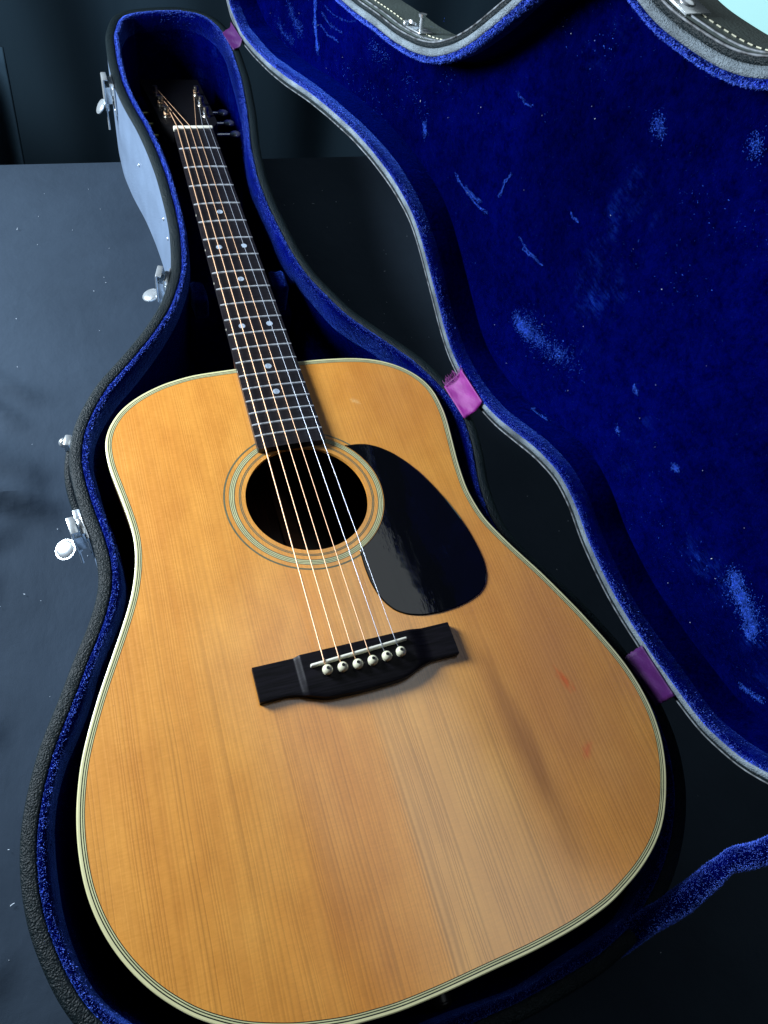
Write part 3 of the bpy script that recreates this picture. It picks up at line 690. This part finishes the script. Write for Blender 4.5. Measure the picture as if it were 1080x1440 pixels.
# matching catches on the lid's far side
def lid_frame(a, d):
    i = int(np.argmin(np.hypot(LOUT[:, 0] - a, LOUT[:, 1] - d))); n = -inward(LOUT)[i]
    yv = Vector(n[0] * LU + n[1] * LD); zv = Vector(LFACE); xv = yv.cross(zv)
    M = Matrix((xv, yv, zv)).transposed().to_4x4(); M.translation = Vector(ml(LOUT[i:i + 1], 0.)[0]) * MM
    return M
M = lid_frame(178, 203)
bm = bmesh.new(); box(bm, (0, 1, -16), (26, 1.6, 14), bevel=.7); cyl(bm, (-7, 4, -15), 5.5, 5.5, 2, M=Matrix.Rotation(math.radians(70), 4, 'X'), n=24); sphere(bm, (-12, 3, -10), 2.6)
lc = bm_obj('lid_catch', bm, case, M_CHROME); autosmooth(lc); lc.matrix_basis = M
bm = bmesh.new(); cyl(bm, (7, 7, -14), 1.9, 1.9, 12, M=Matrix.Rotation(math.radians(90), 4, 'X'), n=14); cyl(bm, (7, 13, -14), 3.6, 3.0, 2.4, M=Matrix.Rotation(math.radians(90), 4, 'X'), n=18)
autosmooth(bm_obj('catch_post', bm, lc, M_CHROME))
M = lid_frame(-72, 353)
bm = bmesh.new(); box(bm, (0, 1.2, -13), (27, 2, 20), bevel=1.5); sphere(bm, (3, 2.2, -12), 5.2, (1, .45, 1), 20)
lc = bm_obj('lid_catch', bm, case, M_CHROME); autosmooth(lc); lc.matrix_basis = M
# lint caught on the lid velvet
def lid_lint(i):
    while True:
        a = random.uniform(-480, 520); d = random.uniform(20, 440)
        j = int(np.argmin(np.hypot(LOUT[:, 0] - a, LOUT[:, 1] - d)))
        if np.dot(np.array([a, d]) - LOUT[j], nin[j]) > 22: break
    return tuple(ml(np.array([[a, d]]), -30.6)[0]), tuple(LFACE)
V, F = lint_mesh(70, lid_lint, .15, .4)
mesh('lint_on_velvet', V, F, case, M_LINT, kind='stuff')

# ================================================================== guitar  (local frame: x treble, y to the head, z up off the top)
G = bpy.data.objects.new('acoustic_guitar', None); COL.objects.link(G)
SL = .038; cN = 1 / math.sqrt(1 + SL * SL)
GM = Matrix(((1, 0, 0, 0), (0, cN, cN * SL, 0), (0, -cN * SL, cN, 0), (0, 0, 0, 1)))
GM.translation = Vector((0, cN * SL * 1.0, cN * 1.0 + HZ)) * MM
G.matrix_world = GM
tag(G, 'acoustic guitar with honey coloured spruce top and black teardrop pickguard lying in the open case', 'guitar')
GL = [(-27.4, -.4), (-67.2, -2.2), (-94.2, -8.7), (-116.1, -19.2), (-133.1, -32.3), (-145.0, -50.3), (-149.5, -66), (-149.1, -89.2), (-145.2, -111.7), (-141.6, -135), (-139.5, -151.9), (-139.3, -165.1), (-141.8, -184.3), (-147.9, -207.1), (-157.2, -228.9), (-168.1, -252.2), (-178.4, -274.1), (-188.1, -297.9), (-195.2, -318.2), (-200., -341.9), (-201.6, -357), (-201.9, -373.2), (-200.6, -391.4), (-196.7, -408.6), (-190.1, -426), (-180.8, -442.5), (-168.8, -458.4), (-151.2, -475), (-128, -489), (-100, -499), (-70, -505.5)]
GR = [(31.7, .2), (52.5, -.2), (75.5, -1.7), (94.2, -4.7), (112.5, -11), (129.2, -21.9), (141, -35.1), (147.9, -50), (149.6, -61.3), (150.0, -84.7), (146.5, -108.4), (141.7, -138.7), (139.2, -167.8), (143.2, -197.7), (156.6, -228), (172.3, -258.1), (189.7, -297.9), (195.9, -315.4), (202, -332.5), (207.1, -350.7), (209.6, -369.3), (209.8, -388.8), (206, -409.5), (198, -429.6), (187.1, -448.2), (176, -462.9), (161.6, -474.5), (143.7, -484.8), (114.3, -496.3), (85.4, -501.7), (53.9, -504.8), (19.5, -506.3), (-10.7, -507.8), (-39.6, -508.2)]
GO = resample(GR + GL[::-1], 600, True, 8.0)
if area2(GO) < 0: GO = GO[::-1].copy()
HC = np.array([0.6, -147.6]); HR = 50.6
def ring_pts(r, n=128): a = np.linspace(0, 2 * math.pi, n, endpoint=False); return np.c_[HC[0] + r * np.cos(a), HC[1] + r * np.sin(a)]
def flat_with_hole(name, outer, hole, z, th, mat, parent):
    no = len(outer); nh = len(hole)
    pts = [[Vector((x, y, 0)) for x, y in outer], [Vector((x, y, 0)) for x, y in hole[::-1]]]
    tri = tessellate_polygon(pts)
    allp = np.vstack([outer, hole[::-1]])
    V = np.vstack([np.c_[allp, np.full(len(allp), z)], np.c_[allp, np.full(len(allp), z - th)]]); N = len(allp)
    F = [tuple(t_) for t_ in tri] + [tuple(N + k for k in t_[::-1]) for t_ in tri]
    F += [(i, (i + 1) % no, N + (i + 1) % no, N + i) for i in range(no)]
    F += [(no + i, no + (i + 1) % nh, N + no + (i + 1) % nh, N + no + i) for i in range(nh)]
    return mesh(name, V, F, parent, mat)
PURF = 5.2
sb = flat_with_hole('soundboard', off(GO, PURF), ring_pts(HR), 0, 3.0, M_SPRUCE, G)
def strip(name, d0, d1, z, mat, par, round_=0.0, zb=-3):
    n = inward(GO); N = len(GO)
    if round_: pr = [(d0, zb), (d0, z - round_), (d0 + round_ * .3, z - round_ * .3), (d0 + round_, z), (d1, z), (d1, zb)]
    else: pr = [(d0, zb), (d0, z), (d1, z), (d1, zb)]
    V, F = sweep(GO, pr, lambda P, h: np.c_[P[:, 0], P[:, 1], np.full(len(P), h)])
    return mesh(name, V, F, par, mat)
strip('binding', 0, 2.1, .05, M_CREAM, G, .8, -6.5)
for d0, d1, mt in ((2.1, 2.8, M_BLACKLINE), (2.8, 3.55, M_CREAMLINE), (3.55, 4.15, M_BLACKLINE), (4.15, 4.7, M_CREAMLINE), (4.7, 5.2, M_BLACKLINE)):
    strip('purfling_line', d0, d1, .03 if mt is M_CREAMLINE else .0, mt, G)
# sides and back (deeper at the tail)
n_ = inward(GO)
depth = np.interp(-GO[:, 1], [0, 508], [97, 121])
V = np.vstack([np.c_[GO + n_ * .4, np.full(len(GO), -6.4)], np.c_[GO + n_ * .4, -depth]]); N = len(GO)
mesh('side', V, [(i, (i + 1) % N, N + (i + 1) % N, N + i) for i in range(N)], G, M_ROSEWOOD, True)
mesh('back', np.c_[GO + n_ * .5, -depth + .6], [list(range(N))], G, M_ROSEWOOD)
bm = bmesh.new(); box(bm, (0, -150, -100), (16, 260, 3), bevel=1); box(bm, (0, -172, -97), (270, 9, 14), bevel=2); bm_obj('back_brace', bm, G, M_INSIDE)
def annulus(name, r0, r1, z, mat, par, n=160):
    a = np.linspace(0, 2 * math.pi, n, endpoint=False); V = []
    for (r, zz) in ((r0, z - 1), (r0, z), (r1, z), (r1, z - 1)): V += [(HC[0] + r * math.cos(t_), HC[1] + r * math.sin(t_), zz) for t_ in a]
    F = [(k * n + i, k * n + (i + 1) % n, (k + 1) * n + (i + 1) % n, (k + 1) * n + i) for k in range(3) for i in range(n)]
    return mesh(name, V, F, par, mat)
for r0, r1, mt in ((66.9, 68.3, M_GREYRING), (59.1, 59.9, M_GREYRING), (59.9, 60.7, M_CREAMLINE), (60.7, 61.2, M_BLACKLINE), (61.2, 62.0, M_CREAMLINE), (62.0, 62.5, M_BLACKLINE), (62.5, 63.2, M_CREAMLINE), (63.2, 63.8, M_GREYRING), (54.0, 54.7, M_GREYRING), (55.1, 55.9, M_GREYRING)):
    annulus('rosette_ring', r0, r1, .05, mt, sb)

# pickguard
PG = [(47.8, -102.7), (56.5, -102.7), (65.5, -104.3), (75.1, -109.0), (85.4, -117.4), (94.5, -128.5), (102.9, -141.7), (110.0, -157.5), (116.6, -174.9), (121.5, -191.6), (124.7, -207.9), (126.4, -223.5), (126.6, -236.8), (124.2, -249.1), (119.6, -257.7), (112.5, -263.9), (101.2, -268.4), (88.0, -271.3), (74.1, -272.4), (59.9, -271.5), (48.2, -268.1), (40.0, -263.0), (34.2, -255.0), (30.3, -245.1), (28.2, -234.0), (27.6, -221.5), (28.2, -207.5)]
pgo = resample(PG, 150, False, 2.5)
a0 = math.atan2(-205 - HC[1], 28.0 - HC[0]); a1 = math.atan2(-102.6 - HC[1], 46 - HC[0])
arc = [(HC[0] + 64.2 * math.cos(a), HC[1] + 64.2 * math.sin(a)) for a in np.linspace(a0, a1, 60)]
pgp = np.vstack([pgo, arc])
if area2(pgp) < 0: pgp = pgp[::-1].copy()
nn = inward(pgp); N = len(pgp)
V = np.vstack([np.c_[pgp, np.full(N, .12)], np.c_[pgp, np.full(N, .75)], np.c_[pgp + nn * .7, np.full(N, 1.15)]])
F = [(k * N + i, k * N + (i + 1) % N, (k + 1) * N + (i + 1) % N, (k + 1) * N + i) for k in range(2) for i in range(N)]
F += [tuple(2 * N + k for k in t_) for t_ in tessellate_polygon([[Vector((x, y, 0)) for x, y in pgp + nn * .7]])]
mesh('pickguard', V, F, G, M_GUARD)

# bridge: height field between the front edge and a bellied back edge
YB = -282.9; BX = 75.8
nx, ny = 150, 22
def back_edge(x):
    ax = abs(x)
    e = 26.0; full = 35.6 - 2.2 * (ax / 40) ** 2
    f = 1 - min(max((ax - 26) / 33., 0), 1); f = f * f * (3 - 2 * f)
    return YB - (e + (full - e) * f)
def top_h(x, v):
    ax = abs(x)
    f = min(max((ax - 41.0) / (5.5 if x < 0 else 15.0), 0), 1); f = f * f * (3 - 2 * f)
    wing = 5.2 + .4 * min(max((ax - 50) / 27, 0), 1)
    h = 8.9 * (1 - f) + wing * f
    if v > .62: h -= (v - .62) ** 1.5 * 7 * (1 - f)      # belly slopes away
    return h
V = []; F = []
xs = np.unique(np.r_[np.linspace(-BX, BX, nx), np.linspace(40, 47, 12), -np.linspace(40, 47, 12)]); nx = len(xs)
for x in xs:
    ye = back_edge(x)
    for j in range(ny):
        v = j / (ny - 1); V.append((x - .5, YB + (ye - YB) * v, top_h(x, v) - (.5 if j in (0, ny - 1) else 0)))
for i in range(nx - 1):
    for j in range(ny - 1): F.append((i * ny + j, i * ny + j + 1, (i + 1) * ny + j + 1, (i + 1) * ny + j))
rimi = [i * ny for i in range(nx)] + [(nx - 1) * ny + j for j in range(1, ny)] + [i * ny + ny - 1 for i in range(nx - 2, -1, -1)] + [j for j in range(ny - 2, 0, -1)]
b0 = len(V)
for i in rimi: V.append((V[i][0], V[i][1], .02))
nr_ = len(rimi)
F += [(rimi[k], rimi[(k + 1) % nr_], b0 + (k + 1) % nr_, b0 + k) for k in range(nr_)]
br = mesh('bridge', V, F, G, M_EBONY_B); autosmooth(br, 35)
SX0, SY0, SX1, SY1 = -36.8, -293.6, 38.0, -290.0
bm = bmesh.new(); L_ = math.hypot(SX1 - SX0, SY1 - SY0)
box(bm, (0, 0, 9.6), (L_, 2.4, 5.2), bevel=1.0, seg=3)
bmesh.ops.transform(bm, matrix=Matrix.Translation(((SX0 + SX1) / 2, (SY0 + SY1) / 2, 0)) @ Matrix.Rotation(math.atan2(SY1 - SY0, SX1 - SX0), 4, 'Z'), verts=bm.verts)
autosmooth(bm_obj('saddle', bm, br, M_BONE))
PINS = [(-26.0, -299.6), (-14.9, -300.1), (-3.6, -300.6), (7.8, -300.6), (18.8, -300.1), (30.2, -299.2)]
for k, (x, y) in enumerate(PINS):
    bm = bmesh.new(); sphere(bm, (0, 0, 0), 3.9, (1, 1, .82), 20); cyl(bm, (0, 0, -3.6), 2.3, 2.9, 2.6, n=16); cyl(bm, (0, 0, -2.6), 3.1, 3.1, .7, n=20)
    p_ = bm_obj('bridge_pin', bm, br, M_PIN, True); p_.location = Vector((x + random.uniform(-.2, .2), y, 12.0 + random.uniform(-.3, .3))) * MM
    p_.rotation_euler = (math.radians(-6 + random.uniform(-3, 3)), math.radians(random.uniform(-4, 4)), 0)
    bm = bmesh.new(); cyl(bm, (0, 0, 3.05), 1.25, 1.25, .5, n=16); bm_obj('dot', bm, p_, M_PINDOT)

# fretboard
yj = 357.7; SC = 645.
def fy(n): return yj - SC * (1 - 2 ** (-n / 12))
def hw(y): return 21.5 + 5.5 * (yj - y) / (SC / 2)
def fz(y): return 6.25 - 1.18 * y / 300
def crown(x, w): return .9 * (1 - (x / w) ** 2)
YE = -97.6
rows = np.r_[np.linspace(YE, YE + 5, 6), np.linspace(-90, yj, 40)]
V = []; F = []; m = 15
for y in rows:
    w_f = hw(y) + .3 - (2.4 * (1 - math.sqrt(max(0, 1 - (1 - min(1, (y - YE) / 3.)) ** 2))) if y < YE + 3 else 0)
    for j in range(m):
        x = w_f * (2 * j / (m - 1) - 1); V.append((x, y, fz(y) + crown(x, w_f)))
    V.append((w_f, y, .15 if y < 0 else .15 - 1.18 * y / 300)); V.append((-w_f, y, .15 if y < 0 else .15 - 1.18 * y / 300))
mm = m + 2
for i in range(len(rows) - 1):
    for j in range(mm): F.append((i * mm + j, i * mm + (j + 1) % mm, (i + 1) * mm + (j + 1) % mm, (i + 1) * mm + j))
F += [tuple(range(mm)), tuple((len(rows) - 1) * mm + j for j in range(mm))]
fb = mesh('fretboard', V, F, G, M_EBONY); autosmooth(fb, 30)
for n in range(1, 21):
    y = fy(n); w_f = hw(y) + .35; V = []; F = []; q = [(-1.15, 0.02), (-.85, .62), (-.3, .95), (.3, .95), (.85, .62), (1.15, .02)]
    for i in range(17):
        x = w_f * (2 * i / 16 - 1); e = .55 if i in (0, 16) else 1
        for a, b in q: V.append((x, y + a * (.8 if i in (0, 16) else 1), fz(y) + crown(x, w_f) + b * e))
    for i in range(16):
        for j in range(5): F.append((i * 6 + j, i * 6 + j + 1, (i + 1) * 6 + j + 1, (i + 1) * 6 + j))
    F += [tuple(range(6)), tuple(96 + j for j in range(6))]
    autosmooth(mesh('fret', V, F, fb, M_FRET), 50)
def mid(n): return (fy(n) + fy(n - 1)) / 2
dm = None
for n, xsx in ((5, (0,)), (7, (-11.5, 13.5)), (9, (0,)), (12, (-12.5, 13.5)), (15, (0,)), (17, (0,))):
    for x in xsx:
        bm = bmesh.new(); cyl(bm, (0, 0, 0), 3.1, 3.0, .3, n=24); d_ = bm_obj('inlay_dot', bm, fb, M_PEARL); y = mid(n); d_.location = Vector((x, y, fz(y) + crown(x, hw(y)) - .06)) * MM
for n in (5, 7, 9, 12, 15):
    bm = bmesh.new(); cyl(bm, (0, 0, 0), 1.0, 1.0, .3, M=Matrix.Rotation(math.pi / 2, 4, 'Y'), n=14)
    y = mid(n); d_ = bm_obj('side_dot', bm, fb, M_BONE); d_.location = Vector((-hw(y) - .35, y, fz(y) - 2.4)) * MM
# nut
bm = bmesh.new(); box(bm, (0, yj + 2.6, fz(yj) - .6), (44.4, 5.0, 5.4), bevel=1.2, seg=3); autosmooth(bm_obj('nut', bm, G, M_BONE))
# neck and heel
V = []; F = []; m = 14
ys_ = np.r_[np.linspace(-1, 30, 8), np.linspace(45, yj + 5, 18)]
for y in ys_:
    w_f = hw(max(y, 0)) - .2; dp = 17 + (75 * (1 - min(1, max(0, y) / 38.)) ** 2.2)
    for j in range(m + 1):
        a = math.pi * j / m
        V.append((w_f * math.cos(a) * (1 if j in (0, m) else .98), y, .1 - 1.18 * max(y, 0) / 300 - dp * math.sin(a) ** .8))
for i in range(len(ys_) - 1):
    for j in range(m): F.append((i * (m + 1) + j, i * (m + 1) + j + 1, (i + 1) * (m + 1) + j + 1, (i + 1) * (m + 1) + j))
F += [tuple(range(m + 1)), tuple((len(ys_) - 1) * (m + 1) + j for j in range(m + 1))]
mesh('neck', V, F, G, M_MAHOGANY, True)
# headstock, tilted back
zt = fz(yj) - 2.2; HA = math.radians(-14)
HM = Matrix.Translation(Vector((0, yj + 5.2, zt)) * MM) @ Matrix.Rotation(HA, 4, 'X')
hp_ = [(-22, 0), (-29, 14), (-32, 24), (-37, 184), (-36, 187), (36, 187), (37, 184), (32, 24), (29, 14), (22, 0)]
bm = bmesh.new(); vs = [bm.verts.new((x, y, 0)) for x, y in hp_]; f_ = bm.faces.new(vs)
r = bmesh.ops.extrude_face_region(bm, geom=[f_]); bmesh.ops.translate(bm, vec=(0, 0, -15), verts=[v for v in r['geom'] if isinstance(v, bmesh.types.BMVert)])
bmesh.ops.recalc_face_normals(bm, faces=bm.faces)
hd = bm_obj('headstock', bm, G, M_HEAD); hd.matrix_basis = HM
posts = {}
for sx in (-1, 1):
    for k, yy in enumerate((42, 82, 122)):
        x = sx * (22.5 + k * 1.2)
        bm = bmesh.new(); cyl(bm, (0, 0, .6), 5.4, 4.8, 1.4, n=20); cyl(bm, (0, 0, 5.5), 3.0, 2.9, 10, n=16); cyl(bm, (0, 0, 8.3), 3.4, 3.4, .8, n=16)
        tp = bm_obj('tuning_machine', bm, hd, M_BRASS); autosmooth(tp); tp.location = Vector((x, yy, 0)) * MM
        bm = bmesh.new(); cyl(bm, (sx * (20 - k), 0, -21), 2.1, 2.1, 16, M=Matrix.Rotation(math.pi / 2, 4, 'Y'), n=12)
        sphere(bm, (sx * (34 - k), 0, -21), 9.0, (.85, 1.0, .42), 20); box(bm, (0, 0, -21), (13, 18, 10), bevel=1.5)
        autosmooth(bm_obj('button', bm, tp, M_GOLDEN if sx < 0 else M_CHROME))
        posts[(sx, k)] = HM @ (Vector((x, yy, 5.4)) * MM) / MM
for V_ in ():
    pass
# strings
order = [(-1, 0), (-1, 1), (-1, 2), (1, 2), (1, 1), (1, 0)]
RAD = [.56, .46, .37, .30, .23, .20]
for k in range(6):
    xs_ = -26.9 + 11.08 * k; sx_, sy_ = xs_, SY0 + (SY1 - SY0) * (xs_ - SX0) / (SX1 - SX0)
    xn = -18.1 + 7.2 * k; zs = 12.5; zn = fz(yj) + 2.2
    P = [(PINS[k][0], PINS[k][1] + 3.0, 8.4), (PINS[k][0] * .9 + sx_ * .1, PINS[k][1] + 4.0, 9.8), (sx_, sy_ - .8, zs), (sx_, sy_ + .8, zs + .05)]
    for f in np.linspace(.01, .99, 30): P.append((sx_ + (xn - sx_) * f, sy_ + (yj + 1 - sy_) * f, zs + (zn - zs) * f))
    P.append((xn, yj + 1, zn)); P.append((xn, yj + 4.5, zn - .3))
    q = posts[order[k]]; off_ = 3.2 if order[k][0] < 0 else -3.2
    P.append((q.x + off_, q.y, q.z))
    for t_ in range(1, 22):
        an = t_ * .6 * (1 if off_ > 0 else -1); P.append((q.x + (off_) * math.cos(an), q.y + abs(off_) * math.sin(abs(an)), q.z - t_ * .16))
    V, F = tube(P, RAD[k], 8)
    st = mesh('string', V, F, G, M_BRONZE if k < 4 else M_STEEL, True)
# end pin
bm = bmesh.new(); cyl(bm, (0, -512, -58), 7, 7, 8, M=Matrix.Rotation(math.pi / 2, 4, 'X'), n=20); sphere(bm, (0, -517, -58), 7.4, (1, .5, 1), 18); autosmooth(bm_obj('end_pin', bm, G, M_EBONY))
